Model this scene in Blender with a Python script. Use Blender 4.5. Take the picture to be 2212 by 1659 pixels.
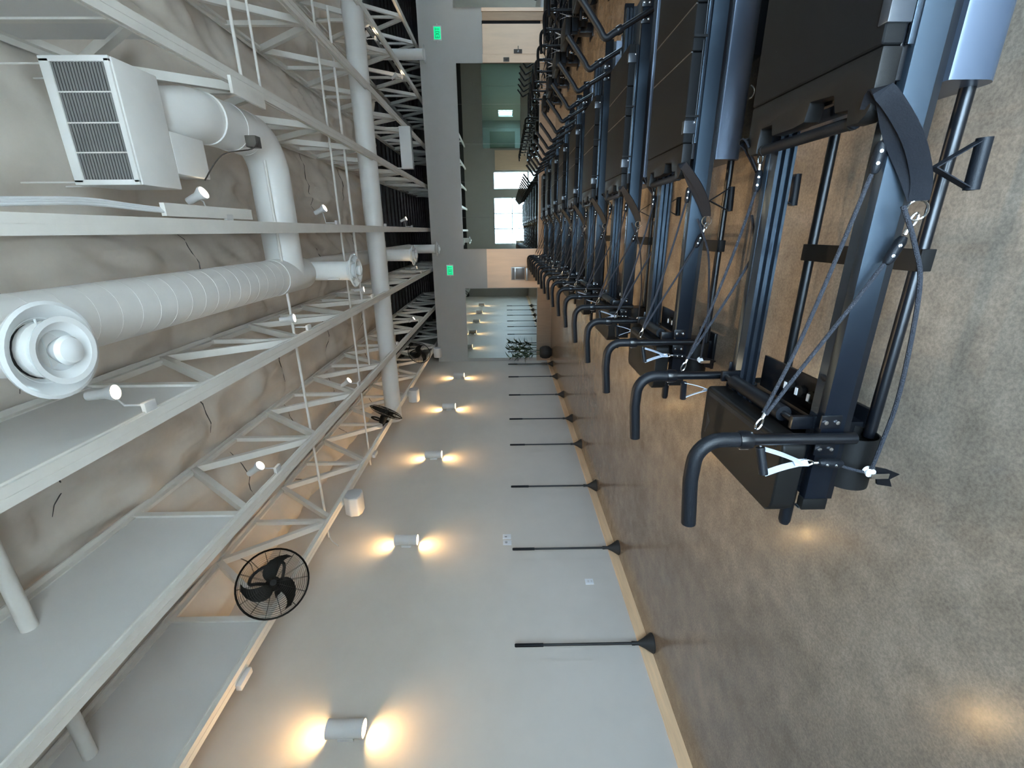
import bpy, bmesh, math, random
from mathutils import Vector, Matrix, noise
random.seed(7)
for o in list(bpy.data.objects): bpy.data.objects.remove(o)
SC = bpy.context.scene
COL = SC.collection
PI = math.pi

# ------------------------------------------------------------------ camera (phone held sideways: rolled a quarter turn)
def cam_axes(yaw, pitch, roll):
    f = Vector((-math.sin(yaw)*math.cos(pitch), math.cos(yaw)*math.cos(pitch), math.sin(pitch)))
    r = Vector((math.cos(yaw), math.sin(yaw), 0)); u = r.cross(f)
    r2 = math.cos(roll)*r + math.sin(roll)*u; u2 = -math.sin(roll)*r + math.cos(roll)*u
    return r2, u2, f
r2, u2, fw = cam_axes(math.radians(19.118), math.radians(-.672), math.radians(-.671))
cd = bpy.data.cameras.new('camera'); cam = bpy.data.objects.new('camera', cd); COL.objects.link(cam)
cd.sensor_fit = 'HORIZONTAL'; cd.sensor_width = 36; cd.lens = 954.25/2212*36; cd.clip_start = .02
cx, cy, cz = -u2, r2, -fw
cam.matrix_world = Matrix(((cx.x,cy.x,cz.x,0),(cx.y,cy.y,cz.y,0),(cx.z,cy.z,cz.z,1.5),(0,0,0,1)))
SC.camera = cam

# ------------------------------------------------------------------ world, daylight, exposure
W = bpy.data.worlds.new('sky'); SC.world = W; W.use_nodes = True
bg = W.node_tree.nodes['Background']; bg.inputs[0].default_value = (.60,.76,1,1); bg.inputs[1].default_value = 30.0
SC.view_settings.view_transform = 'Standard'; SC.view_settings.look = 'None'
SC.view_settings.exposure = 0.5; SC.view_settings.gamma = 1
def portal(name, x0, x1, z0, z1, y, side=None):
    l = bpy.data.lights.new(name, 'AREA'); l.shape = 'RECTANGLE'; l.size = x1-x0; l.size_y = z1-z0
    l.cycles.is_portal = True
    o = bpy.data.objects.new(name, l); COL.objects.link(o)
    o.location = ((x0+x1)/2, y, (z0+z1)/2); o.rotation_euler = (PI/2, 0, 0)   # shines towards +Y
    return o
WIN = [(-.8,2.0,0,2.2),(2.5,3.5,0,2.2)]       # glazed opening of the front wall: x0,x1,z0,z1; second one added for light from the right, at a pane glimpsed in the mirror
WINR = [(11.0,13.2,.7,2.0)]   # glazed openings of the right wall: y0,y1,z0,z1
YF = -1.3
for i,(a,b,c,d) in enumerate(WIN):
    portal('window_portal', a, b, c, d, YF-.16)
for a,b,c,d in WINR:
    p = portal('window_portal', a, b, c, d, 0); p.location = (9.77,(a+b)/2,(c+d)/2); p.rotation_euler = (PI/2,0,PI/2)
sl = bpy.data.lights.new('sun', 'SUN'); sl.energy = 140; sl.color = (1,.95,.86); sl.angle = .01
so = bpy.data.objects.new('sun', sl); COL.objects.link(so); so.rotation_euler = Vector((.64,.02,-.77)).to_track_quat('-Z','Y').to_euler()

# ------------------------------------------------------------------ materials
MATS = {}
def mat(name, col, rough=.5, metal=0, spec=.5, emit=None, estr=0, var=0, vscale=8, bump=0, bscale=60, coat=0, rvar=0, stretch=None, alpha=1, vcol=None):
    m = bpy.data.materials.new(name); m.use_nodes = True; nt = m.node_tree; N = nt.nodes; L = nt.links
    p = N['Principled BSDF']
    p.inputs['Base Color'].default_value = (*col,1); p.inputs['Roughness'].default_value = rough
    p.inputs['Metallic'].default_value = metal; p.inputs['Specular IOR Level'].default_value = spec
    p.inputs['Coat Weight'].default_value = coat
    if emit: p.inputs['Emission Color'].default_value = (*emit,1); p.inputs['Emission Strength'].default_value = estr
    if var or bump or rvar:
        tc = N.new('ShaderNodeTexCoord'); mp = N.new('ShaderNodeMapping'); L.new(tc.outputs['Object'], mp.inputs[0])
        if stretch: mp.inputs['Scale'].default_value = stretch
        if var:
            n1 = N.new('ShaderNodeTexNoise'); n1.inputs['Scale'].default_value = vscale; n1.inputs['Detail'].default_value = 6
            n1.inputs['Roughness'].default_value = .62; L.new(mp.outputs[0], n1.inputs['Vector'])
            mx = N.new('ShaderNodeMix'); mx.data_type = 'RGBA'
            c2 = vcol or tuple(min(1, c*(1+var)) for c in col); c1 = tuple(c*(1-var) for c in col)
            rp = N.new('ShaderNodeMapRange'); rp.inputs[1].default_value = .3; rp.inputs[2].default_value = .7
            L.new(n1.outputs[0], rp.inputs[0]); L.new(rp.outputs[0], mx.inputs[0])
            mx.inputs[6].default_value = (*c1,1); mx.inputs[7].default_value = (*c2,1); L.new(mx.outputs[2], p.inputs['Base Color'])
        if rvar:
            n3 = N.new('ShaderNodeTexNoise'); n3.inputs['Scale'].default_value = vscale*2.3; n3.inputs['Detail'].default_value = 4
            L.new(mp.outputs[0], n3.inputs['Vector']); r3 = N.new('ShaderNodeMapRange')
            r3.inputs[3].default_value = max(0,rough-rvar); r3.inputs[4].default_value = rough+rvar
            L.new(n3.outputs[0], r3.inputs[0]); L.new(r3.outputs[0], p.inputs['Roughness'])
        if bump:
            n2 = N.new('ShaderNodeTexNoise'); n2.inputs['Scale'].default_value = bscale; n2.inputs['Detail'].default_value = 3
            L.new(mp.outputs[0], n2.inputs['Vector']); b = N.new('ShaderNodeBump'); b.inputs['Strength'].default_value = bump
            b.inputs['Distance'].default_value = .01; L.new(n2.outputs[0], b.inputs['Height']); L.new(b.outputs[0], p.inputs['Normal'])
    MATS[name] = m; return m

mat('wall_paint', (.64,.588,.525), .55, var=.025, vscale=3, bump=.06, bscale=180)
mat('grey_paint', (.42,.405,.375), .6, var=.02, vscale=3, bump=.05, bscale=160)
mat('panel_paint', (.68,.67,.65), .6, var=.03, vscale=2)
mat('steel_white', (.73,.705,.655), .45, var=.04, vscale=6)
mat('duct_white', (.76,.75,.725), .38, var=.03, vscale=5)
mat('diffuser_white', (.78,.80,.80), .22, coat=.3)
mat('insulation', (.66,.60,.53), .7, var=.07, vscale=2.2, bump=.3, bscale=9)
mat('deck_void_dark', (.035,.037,.04), .6)  # dark steel deck; also paints the unlit voids past the partitions
mat('maple', (.66,.46,.29), .42, var=.10, vscale=3, stretch=(1,1,9), bump=.02)
mat('maple_long', (.90,.61,.36), .42, var=.10, vscale=3, stretch=(9,.8,9), bump=.02)
mat('wood_panel', (.84,.62,.44), .42, var=.05, vscale=2, stretch=(6,6,.7))
mat('dark_wood', (.40,.27,.17), .5, var=.08, vscale=3, stretch=(6,6,.7))
mat('gap_shade', (.006,.006,.007), .8)  # near-black that paints the shade in gaps and recesses
mat('rail_black', (.004,.005,.008), .42, metal=0, spec=.62, rvar=.015, vscale=6, stretch=(.3,12,12))
mat('powder_black', (.003,.0035,.005), .30, spec=.42)
mat('track_black', (.012,.014,.018), .22, spec=.9)
mat('plastic_black', (.006,.0056,.0052), .50, spec=.22, bump=.05, bscale=400)
mat('pad_black', (.006,.006,.006), .62, spec=.14, bump=.08, bscale=500)
mat('foam_black', (.005,.006,.008), .48, spec=.22, bump=.12, bscale=300)
mat('rope_grey', (.015,.017,.024), .75, bump=.8, bscale=260)
mat('webbing_black', (.007,.008,.011), .6, spec=.25, bump=.12, bscale=240)
mat('webbing_white', (.44,.47,.53), .6, bump=.3, bscale=240)
mat('seam_grey', (.055,.05,.046), .6)
mat('chrome', (.80,.81,.82), .14, metal=1)
mat('bolt_steel', (.75,.76,.78), .25, metal=1)
mat('buckle_clear', (.03,.034,.04), .3, spec=.6)
mat('head_box', (.075,.095,.13), .32, metal=.5, spec=.9)  # blue of the reflected sky is partly put into this base colour
mat('pole_black', (.014,.013,.013), .5)
mat('cone_black', (.020,.020,.019), .62)
mat('fan_black', (.003,.003,.003), .5, spec=.2)
mat('speaker_white', (.66,.65,.64), .5)
mat('speaker_mesh', (.52,.53,.55), .7, bump=.4, bscale=300)
mat('socket_white', (.80,.80,.81), .35)
mat('slot_dark', (.03,.03,.03), .6)
mat('bulb_warm', (1,.8,.5), .4, emit=(1,.66,.28), estr=130)
mat('bulb_track', (1,.93,.8), .4, emit=(1,.86,.62), estr=14)
mat('exit_green', (.0,.25,.1), .4, emit=(.0,.62,.24), estr=.9)
mat('exit_letter', (.0,.2,.06), .4, emit=(.0,.20,.05), estr=.7)
mat('pot_black', (.022,.020,.018), .6, bump=.2, bscale=60)
mat('leaf_green', (.050,.085,.040), .45, var=.3, vscale=12)
mat('stem_green', (.09,.10,.045), .55)
mat('stainless', (.42,.40,.37), .32, metal=.9)
mat('fountain_dark', (.12,.105,.09), .35, metal=.4)
mat('grille_dark', (.012,.012,.014), .8)
mat('grille_bar', (.20,.20,.20), .5)
mat('cable_white', (.70,.72,.72), .5)
mat('cable_dark', (.05,.045,.04), .6)
mat('pavement', (.55,.55,.54), .8)
mat('frame_metal', (.30,.31,.32), .4, metal=.6)
mat('counter_white', (.7,.7,.7), .4)
def brushed(name, rough, an):
    m = MATS[name]; nt = m.node_tree; p = nt.nodes['Principled BSDF']; c = nt.nodes.new('ShaderNodeCombineXYZ')
    c.inputs[1].default_value = .3; c.inputs[2].default_value = 1; nt.links.new(c.outputs[0], p.inputs['Tangent'])
    p.inputs['Anisotropic'].default_value = an; p.inputs['Specular Tint'].default_value = (.62,.82,1,1)  # blue specular tint paints sky colour into the reflections
brushed('rail_black', .4, .88); brushed('track_black', .3, .8)
# polished concrete
def concrete():
    m = bpy.data.materials.new('polished_concrete'); m.use_nodes = True; nt = m.node_tree; N = nt.nodes; L = nt.links; p = N['Principled BSDF']
    tc = N.new('ShaderNodeTexCoord')
    def nz(sc, det, rough, st=(1,1,1)):
        mp = N.new('ShaderNodeMapping'); mp.inputs['Scale'].default_value = st; L.new(tc.outputs['Object'], mp.inputs[0])
        n = N.new('ShaderNodeTexNoise'); n.inputs['Scale'].default_value = sc; n.inputs['Detail'].default_value = det; n.inputs['Roughness'].default_value = rough
        L.new(mp.outputs[0], n.inputs['Vector']); return n
    a = nz(1.3,8,.65); b = nz(75,4,.8); c = nz(6,7,.72); d = nz(2.2,4,.6,(1.6,.28,1))
    def ramp(n, lo, hi):
        r = N.new('ShaderNodeMapRange'); r.inputs[1].default_value = lo; r.inputs[2].default_value = hi; L.new(n.outputs[0], r.inputs[0]); return r
    def mix(fac, A, B, t='MIX'):
        x = N.new('ShaderNodeMix'); x.data_type = 'RGBA'; x.blend_type = t
        if hasattr(fac,'outputs'): L.new(fac.outputs[0], x.inputs[0])
        else: x.inputs[0].default_value = fac
        for k,v in ((6,A),(7,B)):
            if isinstance(v, tuple): x.inputs[k].default_value = (*v,1)
            else: L.new(v.outputs[2], x.inputs[k])
        return x
    m1 = mix(ramp(a,.35,.65), (.215,.168,.126), (.305,.246,.190))
    m2 = mix(ramp(d,.35,.68), (.90,.90,.89), (1.05,1.05,1.05)); m3 = mix(1.0, m1, m2, 'MULTIPLY')
    m4 = mix(ramp(b,.40,.60), (.80,.80,.80), (1.12,1.12,1.12)); m5 = mix(1.0, m3, m4, 'MULTIPLY')
    m6 = mix(ramp(c,.35,.65), (.80,.80,.80), (1.14,1.14,1.14)); m7 = mix(1.0, m5, m6, 'MULTIPLY')
    L.new(m7.outputs[2], p.inputs['Base Color'])
    r = ramp(c,.3,.7); r.inputs[3].default_value = .12; r.inputs[4].default_value = .21; L.new(r.outputs[0], p.inputs['Roughness'])
    p.inputs['Specular IOR Level'].default_value = .5
    bp = N.new('ShaderNodeBump'); bp.inputs['Strength'].default_value = .03; bp.inputs['Distance'].default_value = .01; L.new(a.outputs[0], bp.inputs['Height']); L.new(bp.outputs[0], p.inputs['Normal'])
    MATS['concrete'] = m
concrete()
def mirror_mat():
    m = bpy.data.materials.new('mirror_glass'); m.use_nodes = True; p = m.node_tree.nodes['Principled BSDF']
    p.inputs['Base Color'].default_value = (.66,.73,.70,1); p.inputs['Metallic'].default_value = 1; p.inputs['Roughness'].default_value = 0.0
    MATS['mirror'] = m
mirror_mat()
m_ = MATS['mirror'].copy(); m_.node_tree.nodes['Principled BSDF'].inputs['Base Color'].default_value = (.42,.60,.54,1); MATS['mirror_green'] = m_
def glass_mat():
    m = bpy.data.materials.new('window_glass'); m.use_nodes = True; nt = m.node_tree; N = nt.nodes; L = nt.links
    N.remove(N['Principled BSDF']); t = N.new('ShaderNodeBsdfTransparent'); t.inputs[0].default_value = (.93,.98,.97,1)
    g = N.new('ShaderNodeBsdfGlossy'); g.inputs['Roughness'].default_value = 0; x = N.new('ShaderNodeMixShader'); x.inputs[0].default_value = .06
    L.new(t.outputs[0], x.inputs[1]); L.new(g.outputs[0], x.inputs[2]); L.new(x.outputs[0], N['Material Output'].inputs[0])
    MATS['glass'] = m
glass_mat()

# ------------------------------------------------------------------ mesh helpers
class MB:
    def __init__(s): s.v = []; s.f = []
    def add(s, vs, fs):
        k = len(s.v); s.v += [tuple(v) for v in vs]; s.f += [tuple(i+k for i in f) for f in fs]; return s
    def box(s, x0, x1, y0, y1, z0, z1):
        vs = [(x0,y0,z0),(x1,y0,z0),(x1,y1,z0),(x0,y1,z0),(x0,y0,z1),(x1,y0,z1),(x1,y1,z1),(x0,y1,z1)]
        return s.add(vs, [(0,3,2,1),(4,5,6,7),(0,1,5,4),(1,2,6,5),(2,3,7,6),(3,0,4,7)])
    def bar(s, a, b, w, h, up=(0,0,1)):           # rectangular bar from a to b
        a = Vector(a); b = Vector(b); d = (b-a).normalized(); U = Vector(up)
        if abs(d.dot(U)) > .98: U = Vector((1,0,0))
        x = d.cross(U).normalized()*w/2; y = x.cross(d).normalized()*h/2
        vs = [a-x-y,a+x-y,a+x+y,a-x+y,b-x-y,b+x-y,b+x+y,b-x+y]
        return s.add(vs, [(0,3,2,1),(4,5,6,7),(0,1,5,4),(1,2,6,5),(2,3,7,6),(3,0,4,7)])
    def tube(s, path, r, n=10, cap=True, closed=False):
        P = [Vector(p) for p in path]; m = len(P); R = r if isinstance(r,(list,tuple)) else [r]*m
        T = []
        for i in range(m):
            if closed: t = P[(i+1)%m]-P[i-1]
            else: t = P[min(i+1,m-1)]-P[max(i-1,0)]
            T.append(t.normalized())
        ref = Vector((0,0,1)) if abs(T[0].z) < .9 else Vector((1,0,0))
        nrm = T[0].cross(ref).normalized(); vs = []; fs = []
        for i in range(m):
            if i: nrm = (nrm - T[i]*nrm.dot(T[i])).normalized()
            bi = T[i].cross(nrm)
            for k in range(n):
                a = 2*PI*k/n; vs.append(P[i]+(nrm*math.cos(a)+bi*math.sin(a))*R[i])
        for i in range(m if closed else m-1):
            j = (i+1)%m
            for k in range(n):
                l = (k+1)%n; fs.append((i*n+k, i*n+l, j*n+l, j*n+k))
        if cap and not closed: fs.append(tuple(range(n-1,-1,-1))); fs.append(tuple((m-1)*n+k for k in range(n)))
        return s.add(vs, fs)
    def lathe(s, prof, n=24, o=(0,0,0), d=(0,0,1)):      # profile (r, h) along direction d from o
        o = Vector(o); d = Vector(d).normalized(); ref = Vector((0,0,1)) if abs(d.z) < .9 else Vector((1,0,0))
        x = d.cross(ref).normalized(); y = d.cross(x); vs = []; fs = []
        for r,h in prof:
            for k in range(n):
                a = 2*PI*k/n; vs.append(o + d*h + (x*math.cos(a)+y*math.sin(a))*max(r,1e-4))
        for i in range(len(prof)-1):
            for k in range(n):
                l = (k+1)%n; fs.append((i*n+k, i*n+l, (i+1)*n+l, (i+1)*n+k))
        return s.add(vs, fs)
    def prism(s, poly, z0, z1, ax='z'):
        n = len(poly)
        f = {'z': lambda p,h:(p[0],p[1],h), 'x': lambda p,h:(h,p[0],p[1]), 'y': lambda p,h:(p[0],h,p[1])}[ax]
        vs = [f(p,z0) for p in poly]+[f(p,z1) for p in poly]
        fs = [tuple(range(n-1,-1,-1)), tuple(range(n,2*n))]+[(i,(i+1)%n,n+(i+1)%n,n+i) for i in range(n)]
        return s.add(vs, fs)
    def ribbon(s, path, wdir, w, t=.003):          # flat strap along a path
        P = [Vector(p) for p in path]; Wd = Vector(wdir).normalized(); vs = []; fs = []; m = len(P)
        for i in range(m):
            tg = (P[min(i+1,m-1)]-P[max(i-1,0)]).normalized(); wd = (Wd - tg*Wd.dot(tg)).normalized(); nn = tg.cross(wd)
            for a,b in ((-1,-1),(1,-1),(1,1),(-1,1)): vs.append(P[i]+wd*a*w/2+nn*b*t/2)
        for i in range(m-1):
            for k in range(4): l = (k+1)%4; fs.append((i*4+k,i*4+l,(i+1)*4+l,(i+1)*4+k))
        fs += [(3,2,1,0), tuple((m-1)*4+k for k in range(4))]
        return s.add(vs, fs)
    def build(s, name, material, parent=None, smooth=35, bevel=0, seg=2, loc=None):
        me = bpy.data.meshes.new(name); me.from_pydata(s.v, [], s.f)
        bm = bmesh.new(); bm.from_mesh(me); bmesh.ops.recalc_face_normals(bm, faces=bm.faces)
        if bevel:
            ed = [e for e in bm.edges if len(e.link_faces)==2 and e.calc_face_angle(0) > math.radians(40)]
            bmesh.ops.bevel(bm, geom=ed, offset=bevel, segments=seg, profile=.6, affect='EDGES', clamp_overlap=True)
        bm.to_mesh(me); bm.free()
        if smooth:
            me.shade_smooth(); me.set_sharp_from_angle(angle=math.radians(smooth))
        me.materials.append(MATS[material])
        o = bpy.data.objects.new(name, me); COL.objects.link(o)
        if parent: o.parent = parent
        if loc: o.location = loc
        return o
def arc(c, r, a0, a1, n, plane='xz', k=0):
    out = []
    for i in range(n+1):
        a = math.radians(a0+(a1-a0)*i/n); p, q = c[0]+r*math.cos(a), c[1]+r*math.sin(a)
        out.append({'xz':(p,k,q),'xy':(p,q,k),'yz':(k,p,q)}[plane])
    return out
def smooth_path(pts, n=6):
    P = [Vector(p) for p in pts]; out = []
    for i in range(len(P)-1):
        p0 = P[max(i-1,0)]; p1 = P[i]; p2 = P[i+1]; p3 = P[min(i+2,len(P)-1)]
        for k in range(n):
            t = k/n; out.append(.5*((2*p1)+(p2-p0)*t+(2*p0-5*p1+4*p2-p3)*t*t+(3*p1-p0-3*p2+p3)*t**3))
    out.append(P[-1]); return out
def tag(o, label, cat, group=None):
    o['label'] = label; o['category'] = cat
    if group: o['group'] = group
    return o
def thing(name, loc, label, cat, group=None, rotz=0):
    o = bpy.data.objects.new(name, None); COL.objects.link(o); o.empty_display_size = .1
    o.location = loc; o.rotation_euler = (0,0,rotz); return tag(o, label, cat, group)
def struct(o): o['kind'] = 'structure'; return o
def copy_tree(o, parent=None):
    c = o.copy(); COL.objects.link(c)
    if parent: c.parent = parent
    for ch in list(o.children): copy_tree(ch, c)
    return c

# ------------------------------------------------------------------ the room shell
XL, XR, YB, ZC = -4.22, 9.6, 14.6, 5.0
struct(MB().box(XL-.2, XR+.2, YF-.2, YB+8, -.2, 0).build('floor', 'concrete', smooth=0))
struct(MB().box(XL-.2, XL, YF-.2, YB+8, 0, 5.6).build('wall_left', 'wall_paint', smooth=0))
wr = MB(); ys = [YF-.2]+[v for w in WINR for v in w[:2]]+[YB+8]
for i in range(0, len(ys), 2): wr.box(XR, XR+.2, ys[i], ys[i+1], 0, 5.6)
for a,b,c,d in WINR: wr.box(XR, XR+.2, a, b, d, 5.6); wr.box(XR, XR+.2, a, b, 0, c)
struct(wr.build('wall_right', 'wall_paint', smooth=0))
for i,(a,b,c,d) in enumerate(WINR):
    g = struct(MB().box(XR+.09, XR+.097, a, b, c, d).build('window_%d'%(i+3), 'glass', smooth=0))
    fr = MB()
    for k in range(4): y = a+(b-a)*k/3; fr.box(XR+.06, XR+.12, y-.03, y+.03, c, d)
    fr.box(XR+.06, XR+.12, a, b, d-.05, d); fr.box(XR+.06, XR+.12, a, b, c, c+.06); fr.build('window_frame', 'frame_metal', g, smooth=0)
struct(MB().box(XL, XR, YB, YB+.15, 0, 3.82).build('wall_back', 'grey_paint', smooth=0))
struct(MB().box(XL, XR, YB+7.8, YB+8, 0, 5.6).build('wall_far', 'deck_void_dark', smooth=0))  # near-black colour stands in for the darkness of the room beyond
wf = MB(); xs = [XL]+[v for w in WIN for v in w[:2]]+[XR]
for i in range(0, len(xs), 2): wf.box(xs[i], xs[i+1], YF-.15, YF, 0, 4.0)
for a,b,c,d in WIN:
    wf.box(a, b, YF-.15, YF, d, 4.0)
    if c > 0: wf.box(a, b, YF-.15, YF, 0, c)
struct(wf.build('wall_front', 'grey_paint', smooth=0))
struct(MB().box(XL, XR, YF-.15, YF-.05, 4.0, 5.6).build('dark_void_front', 'deck_void_dark', smooth=0))  # dark sheet standing in for the unlit void above the front partition
for i,(a,b,c,d) in enumerate(WIN):
    g = struct(MB().box(a, b, YF-.09, YF-.083, c, d).build('window_%d'%(i+1), 'glass', smooth=0))
    fr = MB(); n = 3 if i == 0 else 1
    for k in range(n+1):
        x = a+(b-a)*k/n; fr.box(x-.03, x+.03, YF-.12, YF-.05, c, d)
    fr.box(a, b, YF-.12, YF-.05, d-.05, d); fr.box(a, b, YF-.12, YF-.05, c, c+.06)
    if i == 0: fr.box(a, b, YF-.12, YF-.05, 1.0, 1.05)
    fr.build('window_frame', 'frame_metal', g, smooth=0)
pv = MB().box(-20, 40, -25, YF-.2, -.25, -.05); pv.box(XR+.2, 40, YF-.2, 30, -.25, -.05); struct(pv.build('ground_outside', 'pavement', smooth=0))

# roof: white vinyl-faced insulation sagging between the joists, dark steel deck past its end
JX = [-3.70, -2.45, -1.19, .05, 1.315, 2.45, 3.67, 4.92, 6.15, 7.4, 8.6]
def ceil_z(x, y):
    z = ZC
    for a,b in zip([XL]+JX, JX+[XR]):
        if a <= x <= b:
            t = (x-a)/(b-a); z -= .20*math.sin(PI*t)**.8*(.8+.4*noise.noise((a*3, y*.45, 1))); break
    v = Vector((x*1.5, y*.8, 3.1)); z += .06*noise.noise(v*1.3) + -.02 + .15*abs(noise.noise(Vector((x*3.2+y*1.3, y*.9-x*1.4, 0)))) + .03*noise.noise(Vector((x*7,y*3.1,5)))
    pl = (y % 1.85)/1.85; z += .035*math.exp(-((pl-.5)/.035)**2)
    if x < XL+.45: z -= .22*((XL+.45-x)/.45)**1.6
    return z
cv, cf = [], []; nx, ny = 230, 230; y0, y1 = YF, 13.1
for j in range(ny+1):
    for i in range(nx+1):
        x = XL+(XR-XL)*i/nx; y = y0+(y1-y0)*j/ny; cv.append((x, y, ceil_z(x,y)))
for j in range(ny):
    for i in range(nx): k = j*(nx+1)+i; cf.append((k, k+nx+1, k+nx+2, k+1))
struct(MB().add(cv, cf).build('ceiling', 'insulation', smooth=60))
sm = MB()
for k,y in enumerate([2.95,4.72,6.6,8.45,10.3,12.1]):
    for a,b in ((XL,JX[0]),(JX[0],JX[1]),(JX[1],JX[2]),(JX[2],JX[3]),(JX[3],JX[4])):
        a_ = a+.1+.5*(b-a)*random.random(); yy = y+random.uniform(-.3,.3); n_ = 9
        sm.tube([(a_+(b-.03-a_)*i/n_, yy+.10*math.sin(2*i/n_+k), ceil_z(a_+(b-.03-a_)*i/n_, yy+.10*math.sin(2*i/n_+k))-.002) for i in range(n_+1)], [.0015+.005*math.sin(PI*(i+.3)/(n_+.6)) for i in range(n_+1)], 5)
o = sm.build('insulation_seams', 'seam_grey', bpy.data.objects['ceiling']); o['kind'] = 'stuff'
dk = MB().box(XL, XR, YF-.2, YB+8, 5.25, 5.35)
for i in range(18): dk.box(XL, XR, 13.2+.5*i, 13.4+.5*i, 5.16, 5.26)
struct(dk.build('roof_deck', 'deck_void_dark', smooth=0))
struct(MB().box(XL, XL+.016, YF, YB, 0, .115).build('baseboard_left', 'maple_long', smooth=0))

# ------------------------------------------------------------------ back wall: wainscot, panels, mirrors, door
Yw = YB
struct(MB().box(XL+.02, 5.68, Yw-.035, Yw, 0, .47).build('trim_1', 'dark_wood', smooth=0))
struct(MB().box(-1.74, -.535, Yw-.045, Yw, 0, 2.09).build('trim_2', 'wood_panel', smooth=0))
def mirror(x0, x1, seams, label):
    t = thing('wall_mirror', ((x0+x1)/2, Yw, .48), label, 'mirror', 'mirrors on the back wall')
    xs = [x0]+seams+[x1]; cxx = (x0+x1)/2
    for a,b in zip(xs, xs[1:]):
        MB().box(a+.002-cxx, b-.002-cxx, -.026, -.020, 0, 2.33).build('pane', 'mirror', t, smooth=0)
    MB().box(x0-cxx, x1-cxx, -.019, -.002, 0, 2.335).build('backing', 'grey_paint', t, smooth=0)
    MB().box(x0-cxx, x1-cxx, -.03, -.002, -.012, 0).build('edge_channel', 'stainless', t, smooth=0)
    MB().box(x0-cxx, x1-cxx, -.03, -.002, 2.335, 2.345).build('edge_channel', 'stainless', t, smooth=0)
mirror(-4.10, -1.76, [-2.89], 'narrow mirror at the corner with the sconce wall, behind the potted plant')
mirror(-.53, 4.425, [.40,1.40,2.42,3.43], 'widest wall mirror, between the wood panel and the wood door')
mirror(5.70, 8.7, [6.7,7.7], 'mirror at the frame edge beyond the wood door')
dr = struct(MB().box(4.63, 5.32, Yw-.05, Yw-.005, 0, 2.06).build('door_1', 'wood_panel', smooth=0))
d2 = MB(); d2.lathe([(0,0),(.028,0),(.028,.015),(.011,.015),(.011,.05),(0,.05)], 14, (4.69,Yw-.05,1.08), (0,-1,0)); d2.bar((4.69,Yw-.095,1.08),(4.80,Yw-.095,1.08),.018,.018)
d2.build('lever_handle', 'chrome', dr)
MB().box(4.64, 4.74, Yw-.053, Yw-.05, .97, 1.2).build('lock_plate', 'fountain_dark', dr, smooth=0)
struct(MB().box(4.43, 4.63, Yw-.045, Yw, 0, 2.07).build('trim_3', 'wood_panel', smooth=0))
struct(MB().box(5.32, 5.40, Yw-.02, Yw-.001, 0, 2.07).build('door_gap_dark', 'gap_shade', smooth=0))  # black strip paints the dark gap of the door opening
struct(MB().box(5.40, 5.60, Yw-.05, Yw, 0, 2.055).build('trim_5', 'dark_wood', smooth=0))
struct(MB().box(5.60, 5.68, Yw-.06, Yw, 0, 2.07).build('trim_6', 'wood_panel', smooth=0))
t = thing('keypad', (4.50, Yw-.045, 1.33), 'small dark keypad beside the wood door', 'keypad')
MB().box(-.05,.05,-.02,0,0,.16).build('case', 'fountain_dark', t, bevel=.006); MB().box(-.03,.0,-.022,-.02,.05,.12).build('screen', 'seam_grey', t, smooth=0)
# water station on the wood panel
t = thing('water_station', (-1.29, Yw-.045, .40), 'grey bottle-filling station on the pale wood panel', 'water fountain')
b = MB(); b.box(-.20,.20,-.10,0,.48,.92); b.build('filler_cabinet', 'stainless', t, bevel=.008)
MB().box(-.17,.17,-.104,-.1,.50,.78).build('filler_recess', 'fountain_dark', t, bevel=.004); MB().box(-.18,.18,-.106,-.1,.81,.89).build('control_strip', 'fountain_dark', t, smooth=0)
MB().box(-.21,.21,-.30,0,.10,.47).build('basin', 'dark_wood', t, bevel=.01); MB().box(-.19,.19,-.34,-.3,.40,.46).build('basin_lip', 'stainless', t, bevel=.006)
struct(MB().box(3.6,4.7,YF,YF+.045,0,2.08).build('trim_7', 'wood_panel', smooth=0))
t = thing('front_mirror', (7.0, YF, .5), 'greenish mirror on the window wall, glimpsed inside the wide mirror', 'mirror')
for k in range(4): MB().box(-2.2+1.1*k+.003,-2.2+1.1*(k+1)-.003,.02,.026,0,2.3).build('pane', 'mirror_green', t, smooth=0)
MB().box(-2.2,2.2,.002,.019,0,2.3).build('backing', 'grey_paint', t, smooth=0)
# exit signs
def exit_sign(x, z, label):
    t = thing('exit_sign', (x, Yw, z), label, 'exit sign', 'green exit signs')
    MB().box(-.14,.14,-.03,-.012,-.09,.09).build('lit_face', 'exit_green', t, bevel=.004)
    MB().box(-.17,.17,-.012,0,-.11,.11).build('back_plate', 'speaker_white', t, bevel=.004)
    L = MB(); h = .06; s = .017
    def st(a, b): L.bar((a[0],-.031,a[1]),(b[0],-.031,b[1]),.003,s,up=(0,0,1) if a[1]==b[1] else (1,0,0))
    x0 = -.112; st((x0,-h),(x0,h)); st((x0,h-s/2),(x0+.048,h-s/2)); st((x0,0),(x0+.042,0)); st((x0,-h+s/2),(x0+.048,-h+s/2))
    x0 = -.05; st((x0,-h),(x0+.055,h)); st((x0+.055,-h),(x0,h))
    x0 = .032; st((x0,-h),(x0,h)); x0 = .055; st((x0,h-s/2),(x0+.062,h-s/2)); st((x0+.031,-h),(x0+.031,h))
    L.build('letters', 'exit_letter', t, smooth=0)
    for sx in (-1,1): MB().lathe([(0,0),(.012,0),(.012,.02),(0,.022)], 10, (sx*.20,-.0,0), (0,-1,0)).build('side_lamp', 'speaker_white', t)
exit_sign(5.125, 3.29, 'green lit exit sign above the wood door')
exit_sign(-1.18, 3.275, 'green lit exit sign above the pale wood panel')

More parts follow.
